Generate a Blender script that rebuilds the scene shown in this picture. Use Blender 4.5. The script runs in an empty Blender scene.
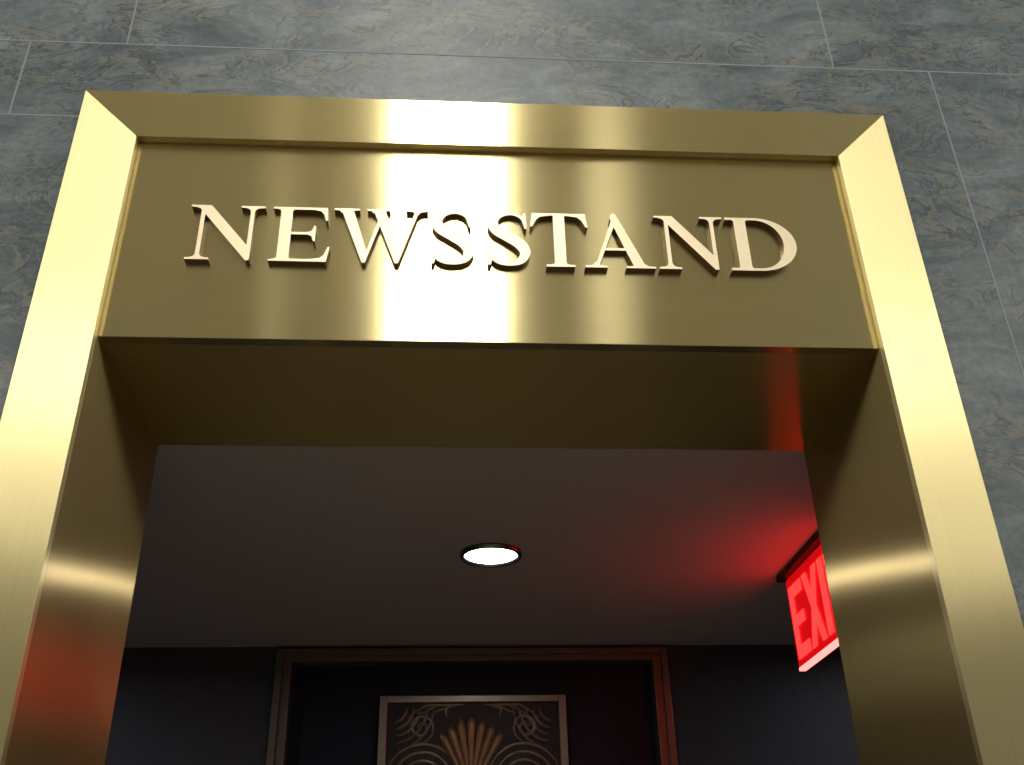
import bpy, bmesh, math
from mathutils import Vector
from mathutils.geometry import delaunay_2d_cdt
Z0=2.75
sc=bpy.context.scene
sc.view_settings.view_transform='Standard'
sc.view_settings.look='None'

# ---------------------------------------------------------------- helpers
def newmat(name):
    m=bpy.data.materials.new(name);m.use_nodes=True
    nt=m.node_tree;b=nt.nodes["Principled BSDF"]
    return m,nt,b
def s2l(c):
    return tuple((x/12.92 if x<=.04045 else ((x+.055)/1.055)**2.4) for x in [v/255 for v in c])+(1,)
def link(nt,a,b): nt.links.new(a,b)
def obj(name,verts,faces,mat,parent=None,smooth=False,off=True):
    me=bpy.data.meshes.new(name)
    z=Z0 if off else 0
    me.from_pydata([(v[0],v[1],v[2]+z) for v in verts],[],faces)
    me.update()
    bm=bmesh.new();bm.from_mesh(me);bmesh.ops.recalc_face_normals(bm,faces=bm.faces);bm.to_mesh(me);bm.free()
    if smooth:
        for p in me.polygons:p.use_smooth=True
    if mat: me.materials.append(mat)
    o=bpy.data.objects.new(name,me);sc.collection.objects.link(o)
    if parent:o.parent=parent
    return o
def empty(name):
    o=bpy.data.objects.new(name,None);sc.collection.objects.link(o);return o
BF=[(0,1,2,3),(4,7,6,5),(0,4,5,1),(1,5,6,2),(2,6,7,3),(3,7,4,0)]
def boxes(name,lst,mat,parent=None,bevel=0):
    V=[];F=[]
    for (x0,x1,y0,y1,z0,z1) in lst:
        n=len(V)
        V+=[(x0,y0,z0),(x1,y0,z0),(x1,y1,z0),(x0,y1,z0),(x0,y0,z1),(x1,y0,z1),(x1,y1,z1),(x0,y1,z1)]
        F+=[tuple(n+i for i in f) for f in BF]
    o=obj(name,V,F,mat,parent)
    if bevel:
        b=o.modifiers.new("b",'BEVEL');b.width=bevel;b.segments=2;b.limit_method='ANGLE'
    return o
def prism(name,poly,y0,y1,mat,parent=None,bevel=0):
    n=len(poly)
    V=[(x,y0,z) for x,z in poly]+[(x,y1,z) for x,z in poly]
    F=[tuple(range(n)),tuple(range(2*n-1,n-1,-1))]+[(i,(i+1)%n,n+(i+1)%n,n+i) for i in range(n)]
    o=obj(name,V,F,mat,parent)
    if bevel:
        b=o.modifiers.new("b",'BEVEL');b.width=bevel;b.segments=2;b.limit_method='ANGLE'
    return o
def tubes(name,lst,mat,parent=None,flat=1.0,seg=10):
    """lst of (points,radii); rings swept, y-depth scaled by flat"""
    V=[];F=[]
    for pts,rad in lst:
        pts=[Vector(p) for p in pts];n=len(pts);base=len(V)
        for i in range(n):
            t=(pts[min(i+1,n-1)]-pts[max(i-1,0)]).normalized()
            yv=Vector((0,1,0));s=t.cross(yv)
            if s.length<1e-4:s=Vector((1,0,0))
            s.normalize()
            for k in range(seg):
                a=2*math.pi*k/seg
                q=pts[i]+s*math.cos(a)*rad[i]+yv*math.sin(a)*rad[i]*flat
                V.append(tuple(q))
        for i in range(n-1):
            for k in range(seg):
                F.append((base+i*seg+k,base+i*seg+(k+1)%seg,base+(i+1)*seg+(k+1)%seg,base+(i+1)*seg+k))
        F.append(tuple(base+k for k in range(seg)));F.append(tuple(base+(n-1)*seg+k for k in range(seg)))
    return obj(name,V,F,mat,parent,smooth=True)

# ---------------------------------------------------------------- materials
def brass(name,tangent,grain,col=(212,198,148),rough=.33,aniso=1.0,var=.07,metal=1.0):
    m,nt,b=newmat(name)
    tc=nt.nodes.new("ShaderNodeTexCoord");mp=nt.nodes.new("ShaderNodeMapping")
    mp.inputs["Scale"].default_value=grain
    link(nt,tc.outputs["Object"],mp.inputs["Vector"])
    n=nt.nodes.new("ShaderNodeTexNoise");n.inputs["Scale"].default_value=1;n.inputs["Detail"].default_value=5;n.inputs["Roughness"].default_value=.7
    link(nt,mp.outputs[0],n.inputs["Vector"])
    r=nt.nodes.new("ShaderNodeMapRange");r.inputs[1].default_value=.25;r.inputs[2].default_value=.75
    r.inputs[3].default_value=1-var;r.inputs[4].default_value=1+var
    link(nt,n.outputs[0],r.inputs[0])
    v=nt.nodes.new("ShaderNodeVectorMath");v.operation='SCALE';v.inputs[0].default_value=s2l(col)[:3]
    link(nt,r.outputs[0],v.inputs["Scale"]);link(nt,v.outputs[0],b.inputs["Base Color"])
    n2=nt.nodes.new("ShaderNodeTexNoise");n2.inputs["Scale"].default_value=2.2;n2.inputs["Detail"].default_value=3
    link(nt,tc.outputs["Object"],n2.inputs["Vector"])
    r2=nt.nodes.new("ShaderNodeMapRange");r2.inputs[1].default_value=.3;r2.inputs[2].default_value=.7
    r2.inputs[3].default_value=rough*.95;r2.inputs[4].default_value=rough*1.05
    link(nt,n2.outputs[0],r2.inputs[0]);link(nt,r2.outputs[0],b.inputs["Roughness"])
    b.inputs["Metallic"].default_value=metal
    b.inputs["Anisotropic"].default_value=aniso
    cx=nt.nodes.new("ShaderNodeCombineXYZ")
    for i in range(3):cx.inputs[i].default_value=tangent[i]
    link(nt,cx.outputs[0],b.inputs["Tangent"])
    return m
m_panel=brass("brushed_brass_horizontal",(0,1,1),(2.5,2.5,420),rough=.20)
m_side=brass("brushed_brass_vertical",(1,1,0),(420,2.5,2.5),rough=.34)
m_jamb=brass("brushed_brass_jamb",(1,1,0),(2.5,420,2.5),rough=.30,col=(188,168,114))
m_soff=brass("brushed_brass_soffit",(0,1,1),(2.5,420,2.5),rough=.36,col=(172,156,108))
def plain(name,col,rough=.5,metal=0,em=None,es=0,nscale=30,var=.06,spec=.5):
    m,nt,b=newmat(name)
    tc=nt.nodes.new("ShaderNodeTexCoord");n=nt.nodes.new("ShaderNodeTexNoise");n.inputs["Scale"].default_value=nscale;n.inputs["Detail"].default_value=4
    link(nt,tc.outputs["Object"],n.inputs["Vector"])
    r=nt.nodes.new("ShaderNodeMapRange");r.inputs[1].default_value=.3;r.inputs[2].default_value=.7;r.inputs[3].default_value=1-var;r.inputs[4].default_value=1+var
    link(nt,n.outputs[0],r.inputs[0])
    v=nt.nodes.new("ShaderNodeVectorMath");v.operation='SCALE';v.inputs[0].default_value=s2l(col)[:3]
    link(nt,r.outputs[0],v.inputs["Scale"]);link(nt,v.outputs[0],b.inputs["Base Color"])
    b.inputs["Roughness"].default_value=rough;b.inputs["Metallic"].default_value=metal
    b.inputs["Specular IOR Level"].default_value=spec
    if em:
        b.inputs["Emission Color"].default_value=em+(1,);b.inputs["Emission Strength"].default_value=es
    return m
m_letter=plain("satin_bronze_letter",(236,220,186),.42,.3,var=.03)
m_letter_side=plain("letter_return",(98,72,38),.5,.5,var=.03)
m_grout=plain("grout",(126,134,136),.8)
m_ceil=plain("ceiling_paint",(166,164,170),.85,nscale=60,var=.03,spec=.2)
m_inwall=plain("dark_interior_wall",(64,65,74),.7,nscale=20,spec=.2)
m_recess=plain("recess_navy",(18,19,40),.5,spec=.3)
m_bronze=plain("door_frame_bronze",(112,106,90),.38,.6)
m_rim=plain("panel_rim_nickel",(160,152,138),.35,.8)
m_relief=plain("relief_bronze",(128,116,104),.38,.6,nscale=25,var=.2)
m_fan=plain("relief_fan_bronze",(156,132,102),.4,.6,nscale=25,var=.15)
m_ground=plain("relief_ground",(50,45,44),.5,.5,nscale=30,var=.25)
m_floor=plain("lobby_floor_stone",(150,140,122),.25,nscale=4,var=.12)
m_lobby=plain("lobby_plaster",(226,218,198),.8,nscale=6)
m_black=plain("black_metal",(26,24,26),.4,.6)
m_chrome=plain("downlight_trim",(120,118,116),.25,1)
m_lamp=plain("downlight_lens",(255,255,255),.5,em=(1,.96,.92),es=40)
m_light=plain("unseen_light_bright",(255,255,255),.5,em=(1,.96,.87),es=25)  # emission of the added light panels behind the camera
m_light2=plain("unseen_light_soft",(255,255,255),.5,em=(1,.95,.84),es=12)
m_light3=plain("unseen_light_faint",(255,255,255),.5,em=(1,.95,.84),es=1.3)
m_exit=plain("exit_plate_red",(120,4,6),.3,em=(1,.004,.008),es=.6)
m_exitl=plain("exit_letters_red",(255,30,30),.3,em=(1,.012,.011),es=6)
m_exite=plain("exit_plate_edge",(255,140,140),.3,em=(1,.25,.22),es=2.2)

# stone
m_stone,nt,b=newmat("serpentine_stone")
tc=nt.nodes.new("ShaderNodeTexCoord")
def noise(scale,detail,rough=.55,dist=0,vec=None):
    n=nt.nodes.new("ShaderNodeTexNoise");n.inputs["Scale"].default_value=scale;n.inputs["Detail"].default_value=detail
    n.inputs["Roughness"].default_value=rough;n.inputs["Distortion"].default_value=dist
    link(nt,vec or tc.outputs["Object"],n.inputs["Vector"]);return n.outputs[0]
def ramp(inp,stops):
    r=nt.nodes.new("ShaderNodeValToRGB");e=r.color_ramp.elements
    while len(e)<len(stops):e.new(.5)
    for k,(p,c) in enumerate(stops):e[k].position=p;e[k].color=c if len(c)==4 else c+(1,)
    link(nt,inp,r.inputs[0]);return r.outputs[0]
def mix(f,a,bb,mode='MIX'):
    mx=nt.nodes.new("ShaderNodeMix");mx.data_type='RGBA';mx.blend_type=mode
    if isinstance(f,float):mx.inputs[0].default_value=f
    else:link(nt,f,mx.inputs[0])
    for i,s in ((6,a),(7,bb)):
        if isinstance(s,tuple):mx.inputs[i].default_value=s
        else:link(nt,s,mx.inputs[i])
    return mx.outputs[2]
mp=nt.nodes.new("ShaderNodeMapping");mp.inputs["Rotation"].default_value=(0,.35,0);mp.inputs["Scale"].default_value=(1.0,1.0,1.9)
link(nt,tc.outputs["Object"],mp.inputs["Vector"]);mv=mp.outputs[0]
W0=(0,0,0);W1=(1,1,1)
base=ramp(noise(3.6,5,.62,1.2,mv),[(.32,s2l((62,73,79))),(.47,s2l((80,92,97))),(.55,s2l((92,103,107))),(.70,s2l((114,122,123)))])
msk=ramp(noise(2.6,2,.5,.5,mv),[(.34,W0),(.52,W1)])
msk2=ramp(noise(3.1,2,.5,.2),[(.40,W1),(.58,W0)])
v1=ramp(noise(4.0,3.0,.57,2.4,mv),[(.44,W0),(.485,(.7,.7,.7)),(.51,(.7,.7,.7)),(.53,W0)])
v1b=ramp(noise(4.0,3.0,.57,2.4,mv),[(.515,W0),(.535,(.8,.8,.8)),(.560,W0)])
v2=ramp(noise(5.4,3.5,.6,2.4,mv),[(.462,W0),(.49,(.8,.8,.8)),(.518,W0)])
c=mix(mix(1.0,v1,msk,'MULTIPLY'),base,s2l((106,103,93)))
c=mix(mix(1.0,v1b,msk,'MULTIPLY'),c,s2l((48,52,52)))
c=mix(mix(1.0,v2,msk2,'MULTIPLY'),c,s2l((54,61,63)))
fine=ramp(noise(55,5,.7),[(.3,(.78,.78,.78)),(.7,(1.18,1.18,1.18))])
c=mix(1.0,c,fine,'MULTIPLY')
link(nt,c,b.inputs["Base Color"]);b.inputs["Roughness"].default_value=.38;b.inputs["Specular IOR Level"].default_value=.4

# ---------------------------------------------------------------- dimensions
A=.9;S=.152;T=.152;HP=.576;D=.582;FL=-Z0;YB=2.72
O=A+S
# ---------------------------------------------------------------- stone wall + grout
boxes("wall_front",[(-4.5,-A-.03,.02,D,FL,HP+.03),(A+.03,4.5,.02,D,FL,HP+.03),(-4.5,4.5,.02,D,HP+.03,9.4),(-A-.03,A+.03,.06,D,.03,HP+.03)],m_stone)
g=.0022
J=[(-4.5,4.5,.92-g,.92+g),(-4.5,-O-.001,.655-g,.655+g),
   (-.985-g,-.985+g,.92,1.6),(.957-g,.957+g,.92,1.6),(-4.5,4.5,1.6-g,1.6+g),
   (-1.235-g,-1.235+g,.655,.92),(1.232-g,1.232+g,-1.9,.92),(-1.45-g,-1.45+g,-.6,.655),(-4.5,-O-.001,-.6-g,-.6+g)]
boxes("wall_joints",[(a,b_,.0192,.021,c0,c1) for a,b_,c0,c1 in J],m_grout,parent=bpy.data.objects["wall_front"])
# ---------------------------------------------------------------- brass portal
P=empty("brass_door_surround")
prism("frame_head",[(-A,HP),(A,HP),(O,HP+T),(-O,HP+T)],0,.02,m_panel,P,.001)
prism("frame_stile_left",[(-O,FL),(-A,FL),(-A,HP),(-O,HP+T)],0,.02,m_side,P,.001)
prism("frame_stile_right",[(A,FL),(O,FL),(O,HP+T),(A,HP)],0,.02,m_side,P,.001)
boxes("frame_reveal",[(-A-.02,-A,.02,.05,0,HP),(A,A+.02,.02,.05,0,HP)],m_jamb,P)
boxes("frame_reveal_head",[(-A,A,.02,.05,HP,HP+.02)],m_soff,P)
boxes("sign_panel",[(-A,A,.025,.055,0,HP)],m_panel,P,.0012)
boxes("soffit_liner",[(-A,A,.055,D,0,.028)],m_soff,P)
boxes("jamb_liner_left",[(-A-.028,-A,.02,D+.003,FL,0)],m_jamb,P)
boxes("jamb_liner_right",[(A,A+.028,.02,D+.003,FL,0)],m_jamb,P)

# ---------------------------------------------------------------- letters
def brk(c,hw,sw,y0,d,t=.035,h=.13):
    """bracketed serif slab at y0 pointing d(+1 up from baseline,-1 down from cap)"""
    pts=[(c-hw,y0),(c+hw,y0),(c+hw,y0+d*t)]
    for k in range(1,6):
        a=k/6;pts.append((c+hw+(sw-hw)*(1-(1-a)**2.2),y0+d*(t+(h-t)*a**2.2)))
    pts.append((c+sw,y0+d*h));pts.append((c-sw,y0+d*h))
    for k in range(5,0,-1):
        a=k/6;pts.append((c-hw-(sw-hw)*(1-(1-a)**2.2),y0+d*(t+(h-t)*a**2.2)))
    pts.append((c-hw,y0+d*t));return pts
def R(x0,x1,y0,y1):return [(x0,y0),(x1,y0),(x1,y1),(x0,y1)]
def cat(pts,n=8):
    out=[]
    P_=[pts[0]]+pts+[pts[-1]]
    for i in range(1,len(P_)-2):
        for k in range(n):
            t=k/n;r=[]
            for j in range(3):
                p0,p1,p2,p3=P_[i-1][j],P_[i][j],P_[i+1][j],P_[i+2][j]
                r.append(.5*(2*p1+(p2-p0)*t+(2*p0-5*p1+4*p2-p3)*t*t+(3*p1-p0-3*p2+p3)*t**3))
            out.append(r)
    out.append(list(pts[-1]));return out
def stroke(pts):
    q=cat(pts);L=[];Rr=[]
    for i in range(len(q)):
        a=q[max(i-1,0)];b_=q[min(i+1,len(q)-1)]
        dx,dy=b_[0]-a[0],b_[1]-a[1];l=math.hypot(dx,dy);w=q[i][2]/2
        L.append((q[i][0]-dy/l*w,q[i][1]+dx/l*w));Rr.append((q[i][0]+dy/l*w,q[i][1]-dx/l*w))
    return [[L[i],Rr[i],Rr[i+1],L[i+1]] for i in range(len(q)-1)]
G={}
G['N']=(1.08,[[(0,1),(.29,1),(.92,.20),(.92,0),(.87,0),(.17,.89),(.13,.94),(.07,.962),(0,.968)],
  R(.155,.215,.05,.93),brk(.185,.17,.03,0,1),R(.865,.925,.03,.98),brk(.895,.175,.03,1,-1)])
G['E']=(.86,[R(.12,.29,0,1),brk(.205,.20,.085,0,1,h=.09),brk(.205,.20,.085,1,-1,h=.09),
  R(.2,.78,.955,1),[(.79,1),(.6,1),(.6,.955),(.70,.93),(.745,.87),(.775,.755),(.805,.755)],
  R(.2,.62,.49,.535),[(.52,.535),(.52,.49),(.585,.465),(.615,.37),(.64,.37),(.64,.655),(.615,.655),(.585,.56)],
  R(.2,.82,0,.045),[(.6,0),(.82,0),(.86,.27),(.83,.27),(.785,.13),(.73,.07),(.6,.045)]])
G['W']=(1.42,[[(.10,1),(.28,1),(.52,.20),(.49,0),(.455,0)],[(.455,0),(.50,0),(.76,.92),(.70,.92)],
  [(.58,1),(.76,1),(1.0,.20),(.975,0),(.935,0)],[(.94,0),(.985,0),(1.275,.98),(1.215,.98)],
  brk(.19,.19,.085,1,-1,h=.08),brk(.665,.17,.085,1,-1,h=.08),brk(1.245,.165,.03,1,-1,h=.09)])
G['S']=(.66,stroke([(.575,.74,.03),(.55,.86,.04),(.47,.945,.05),(.34,.972,.055),(.19,.92,.10),(.115,.79,.145),(.17,.65,.17),(.34,.53,.185),(.50,.40,.18),(.57,.24,.15),(.50,.09,.11),(.34,.028,.056),(.19,.055,.05),(.10,.14,.04),(.065,.27,.03)])+
  [[(.555,.99),(.59,.99),(.60,.69),(.575,.69),(.53,.86)],[(.04,.01),(.075,.01),(.11,.14),(.065,.32),(.035,.32)]])
G['T']=(.86,[R(.345,.515,0,1),brk(.43,.21,.085,0,1,h=.09),R(.05,.81,.955,1),
  [(.03,1),(.3,1),(.3,.955),(.15,.93),(.09,.87),(.03,.74),(0,.74)],[(.83,1),(.86,.74),(.83,.74),(.77,.87),(.71,.93),(.56,.955),(.56,1)]])
G['A']=(1.1,[[(.15,0),(.205,0),(.535,.88),(.50,1.0),(.475,.93)],[(.47,1.02),(.53,1.02),(.96,0),(.77,0),(.455,.86),(.44,.93)],
  R(.29,.80,.32,.365),brk(.175,.175,.03,0,1,h=.10),brk(.87,.23,.09,0,1,h=.07)])
arc=[]
for k in range(28):
    a0=math.pi/2-math.pi*k/28;a1=math.pi/2-math.pi*(k+1)/28
    arc.append([(.42+.55*math.cos(a0),.5+.5*math.sin(a0)),(.42+.37*math.cos(a0),.5+.455*math.sin(a0)),(.42+.37*math.cos(a1),.5+.455*math.sin(a1)),(.42+.55*math.cos(a1),.5+.5*math.sin(a1))])
G['D']=(.97,[R(.12,.29,0,1),R(.0,.42,.955,1),R(0,.42,0,.045),brk(.205,.2,.085,0,1,h=.09),brk(.205,.2,.085,1,-1,h=.09)]+arc)
G['bE']=(.62,[R(0,.18,0,1),R(.1,.62,.84,1),R(.1,.56,.43,.58),R(.1,.62,0,.16)])
G['bX']=(.74,[[(0,0),(.21,0),(.74,1),(.53,1)],[(0,1),(.53,0),(.74,0),(.21,1)]])
G['bI']=(.18,[R(0,.18,0,1)])
G['bT']=(.66,[R(.24,.42,0,1),R(0,.66,.84,1)])
def ccw(p):
    a=sum(p[i][0]*p[(i+1)%len(p)][1]-p[(i+1)%len(p)][0]*p[i][1] for i in range(len(p)))
    return p if a>0 else p[::-1]
def glyph(name,ch,fmap,mat,mats,parent,bev=0):
    """fmap(u,v,depth 0 front/1 back)->xyz"""
    vs=[];fs=[]
    for p in G[ch][1]:
        p=ccw(p);n=len(vs);vs+= [Vector(q) for q in p];fs.append(list(range(n,n+len(p))))
    r=delaunay_2d_cdt(vs,[],fs,0,1e-5,True)
    ov,of,src=r[0],r[2],r[5]
    tri=[f for f,s in zip(of,src) if len(s)>0]
    bm=bmesh.new();bv=[bm.verts.new((v[0],v[1],0)) for v in ov]
    for f in tri:
        try:bm.faces.new([bv[i] for i in f])
        except ValueError:pass
    for v in [v for v in bm.verts if not v.link_faces]:bm.verts.remove(v)
    bmesh.ops.dissolve_limit(bm,angle_limit=.01,verts=bm.verts,edges=bm.edges)
    bm.verts.index_update()
    n=len(bm.verts);V=[fmap(v.co.x,v.co.y,0) for v in bm.verts]+[fmap(v.co.x,v.co.y,1) for v in bm.verts]
    F=[]
    for f in bm.faces:
        ix=[v.index for v in f.verts];F.append(ix);F.append([n+i for i in ix[::-1]])
    nf=len(F)
    for e in bm.edges:
        if len(e.link_faces)==1:
            a,b_=e.verts[0].index,e.verts[1].index;F.append([a,b_,n+b_,n+a])
    bm.free()
    o=obj(name,V,F,mat,parent)
    if mats:
        o.data.materials.append(mats)
        for i,p in enumerate(o.data.polygons):
            if i>=nf:p.material_index=1
    return o
SG=empty("newsstand_sign_lettering")
ZB,ZT=.207,.369
for i,(ch,x0,x1) in enumerate([('N',-.738,-.560),('E',-.543,-.400),('W',-.396,-.166),('S',-.165,-.053),('S',-.029,.083),('T',.082,.224),('A',.212,.384),('N',.391,.565),('D',.571,.743)]):
    w=G[ch][0]
    glyph("letter_%s_%d"%(ch,i+1),ch,lambda u,v,d,x0=x0,x1=x1,w=w:(x0+(x1-x0)*u/w,.009 if d==0 else .0252,ZB+(ZT-ZB)*v),m_letter,m_letter_side,SG)

# ---------------------------------------------------------------- newsstand interior
boxes("ceiling",[(-2.7,2.7,D,YB+.3,.012,.12)],m_ceil)
boxes("wall_left",[(-2.7,-2.6,D,YB+.3,FL,.012)],m_inwall)
boxes("wall_right",[(2.6,2.7,D,YB+.3,FL,.012)],m_inwall)
XL,XR=-.87,.925
boxes("wall_back",[(-2.6,XL+.02,YB,YB+.3,FL,.012),(XR-.02,2.6,YB,YB+.3,FL,.012),(XL+.02,XR-.02,YB+.10,YB+.3,FL,.012)],m_inwall)
boxes("recess_panel",[(XL+.021,XR-.021,YB+.09,YB+.0999,FL,.010)],m_recess,parent=bpy.data.objects["wall_back"])
DF=empty("bronze_door_frame")
boxes("frame_members",[(XL,XL+.03,YB-.03,YB+.08,FL,-.005),(XR-.03,XR,YB-.03,YB+.08,FL,-.005),(XL+.03,XR-.03,YB-.03,YB+.08,-.03,-.005),
   (XL+.03,XL+.07,YB-.012,YB+.08,FL,-.03),(XR-.07,XR-.03,YB-.012,YB+.08,FL,-.03),(XL+.07,XR-.07,YB-.012,YB+.08,-.058,-.03)],m_bronze,DF,.002)
# relief panel
RP=empty("art_deco_relief_panel")
px0,px1,pt,pb=-.397,.446,-.208,-1.5
yf=YB+.03
boxes("rim",[(px0,px0+.035,yf-.02,YB+.09,pb,pt),(px1-.035,px1,yf-.02,YB+.09,pb,pt),(px0+.035,px1-.035,yf-.02,YB+.09,pt-.03,pt),(px0+.035,px1-.035,yf-.02,YB+.09,pb,pb+.03)],m_rim,RP,.003)
boxes("ground_plate",[(px0+.035,px1-.035,yf,YB+.09,pb+.03,pt-.03)],m_ground,RP)
xc=(px0+px1)/2
fan=[];zf=-.62
for k in range(-3,4):
    a=math.radians(k*9.5);L=.33-.010*abs(k)**1.3
    pts=[];rad=[]
    for i in range(14):
        t=i/13;r=L*(.08+.92*t)
        w=.006+.019*t
        if t>.85:w*=math.sqrt(max(0.02,1-((t-.85)/.15)**2))
        pts.append((xc-.01+r*math.sin(a),yf-.004,zf+r*math.cos(a)));rad.append(w)
    fan.append((pts,rad))
tubes("fan",fan,m_fan,RP,.9)
rel=[]
def arcp(cx,cz,r,a0,a1,w,n=20,dr=0,y=yf):
    pts=[];rad=[]
    for i in range(n+1):
        t=i/n;a=math.radians(a0+(a1-a0)*t);rr=r+dr*t
        pts.append((cx+rr*math.cos(a),y,cz+rr*math.sin(a)));rad.append(w*(.35+.65*math.sin(math.pi*min(1,max(.05,t*.9+.05)))))
    return (pts,rad)
for s in (-1,1):
    mx=lambda p:([( xc+s*(q[0]-xc),q[1],q[2]) for q in p[0]],p[1])
    for j in range(4): # nested arcs springing beside the fan
        rel.append(mx(arcp(xc+.225,-.58,.165-.035*j,10,165,.010)))
    rel.append(mx(arcp(xc+.235,-.345,.012,0,620,.010,50,.05)))       # volute
    for j in range(5): # corner leaves
        rel.append(mx(arcp(xc+.36,-.26,.06+.03*j,180,262,.009)))
    rel.append(mx(arcp(xc+.085,-.275,.04,90,-40,.009)))
    for j in range(3):
        rel.append(mx(arcp(xc+.0,-.66,.42+.022*j,62-6*j,84,.008)))
    for j in range(5):
        rel.append(mx(arcp(xc+.20,-.95,.25-.04*j,5,175,.010)))
    rel.append(mx(arcp(xc+.2,-1.25,.012,0,700,.010,50,.09)))
# keep the ornament inside the rim
def clampp(p):
    return ([(min(max(q[0],px0+.042),px1-.042),q[1],min(q[2],pt-.038)) for q in p[0]],p[1])
tubes("foliage",[clampp(p) for p in rel],m_relief,RP,.8)

# downlights (one in view; the others added out of view for fill and jamb reflections)
lr=.111;n=48
prof=[(lr,.012),(lr,.004),(lr-.004,-.004),(lr-.010,-.006),(lr-.016,-.002),(lr-.019,.008)]
for lx,ly in ((.049,1.471),(-1.5,1.471),(1.9,2.1),(-2.1,2.0)):
    DL=empty("recessed_downlight")
    V=[];F=[]
    for i in range(n):
        a=2*math.pi*i/n
        for r,z in prof:V.append((lx+r*math.cos(a),ly+r*math.sin(a),z))
    m_=len(prof)
    for i in range(n):
        for k in range(m_-1):F.append((i*m_+k,i*m_+k+1,((i+1)%n)*m_+k+1,((i+1)%n)*m_+k))
    obj("trim_ring",V,F,m_chrome,DL,True)
    r=lr-.018
    obj("lens",[(lx+r*math.cos(2*math.pi*i/n),ly+r*math.sin(2*math.pi*i/n),.006) for i in range(n)]+[(lx+r*math.cos(2*math.pi*i/n),ly+r*math.sin(2*math.pi*i/n),.011) for i in range(n)],
        [tuple(range(n)),tuple(range(n,2*n))]+[(i,(i+1)%n,n+(i+1)%n,n+i) for i in range(n)],m_lamp,DL)

# exit sign
EX=empty("exit_sign")
xs=1.19;y0,y1=1.08,1.71;zt,zb=-.012,-.352
boxes("canopy",[(xs-.03,xs+.05,y0-.01,y1+.02,-.012,.011)],m_black,EX,.003)
boxes("plate",[(xs,xs+.02,y0,y1,zb+.012,zt)],m_exit,EX)
boxes("plate_edge",[(xs-.002,xs+.022,y0,y1,zb,zb+.0115)],m_exite,EX)
yy=1.69
for i,(ch,w) in enumerate([('bE',.135),('bX',.150),('bI',.045),('bT',.15)]):
    ww=G[ch][0]
    glyph("letter_%d"%i,ch,lambda u,v,d,yy=yy,w=w,ww=ww:(xs-.004 if d==0 else xs-.0003,yy-w*u/ww,-.315+.265*v),m_exitl,None,EX)
    yy-=w+.02

# ---------------------------------------------------------------- lobby
boxes("floor",[(-4.5,4.5,-6.5,YB+.3,FL-.1,FL)],m_floor)
boxes("wall_lobby_rear",[(-7,7,-6.6,-6.3,FL,9.4)],m_lobby)
boxes("ceiling_lobby",[(-4.5,4.5,-6.3,.02,9.4,9.55)],m_lobby)
def unseen_light(name,x0,x1,z0,z1,mat):  # added glowing panel out of view, sized for the brass highlights
    e=empty(name)
    boxes(name+"_glow",[(x0,x1,-6.28,-6.26,z0,z1)],mat,e)
    t=.05
    boxes(name+"_frame",[(x0-t,x0,-6.299,-6.22,z0-t,z1+t),(x1,x1+t,-6.299,-6.22,z0-t,z1+t),(x0,x1,-6.299,-6.22,z0-t,z0),(x0,x1,-6.299,-6.22,z1,z1+t)],m_bronze,e)
unseen_light("unseen_light_1",-.62,.37,2.6,8.9,m_light)  # added for the bright streak down frame head and sign panel
unseen_light("unseen_light_2",-5.3,-4.3,1.9,4.4,m_light2)  # added to brighten the left stile
unseen_light("unseen_light_3",4.8,5.8,1.5,4.6,m_light2)  # added to brighten the right stile
unseen_light("unseen_light_4",-1.85,-1.75,2.8,7.5,m_light3)  # narrow strip added for a faint streak left on the sign panel
unseen_light("unseen_light_5",1.3,1.75,2.8,7.5,m_light3)  # added for the weaker streak right of centre

w=bpy.data.worlds.new("World");sc.world=w;w.use_nodes=True
w.node_tree.nodes["Background"].inputs[0].default_value=(.97,.98,1,1)
w.node_tree.nodes["Background"].inputs[1].default_value=.42

cam=bpy.data.cameras.new("camera");co=bpy.data.objects.new("camera",cam);sc.collection.objects.link(co)
co.location=(-.11951,-1.93852,-1.21639+Z0);co.rotation_euler=(2.08467,.02111,-.06375)
cam.sensor_width=36;cam.lens=1003.66/1024*36;cam.clip_start=.01
sc.camera=co
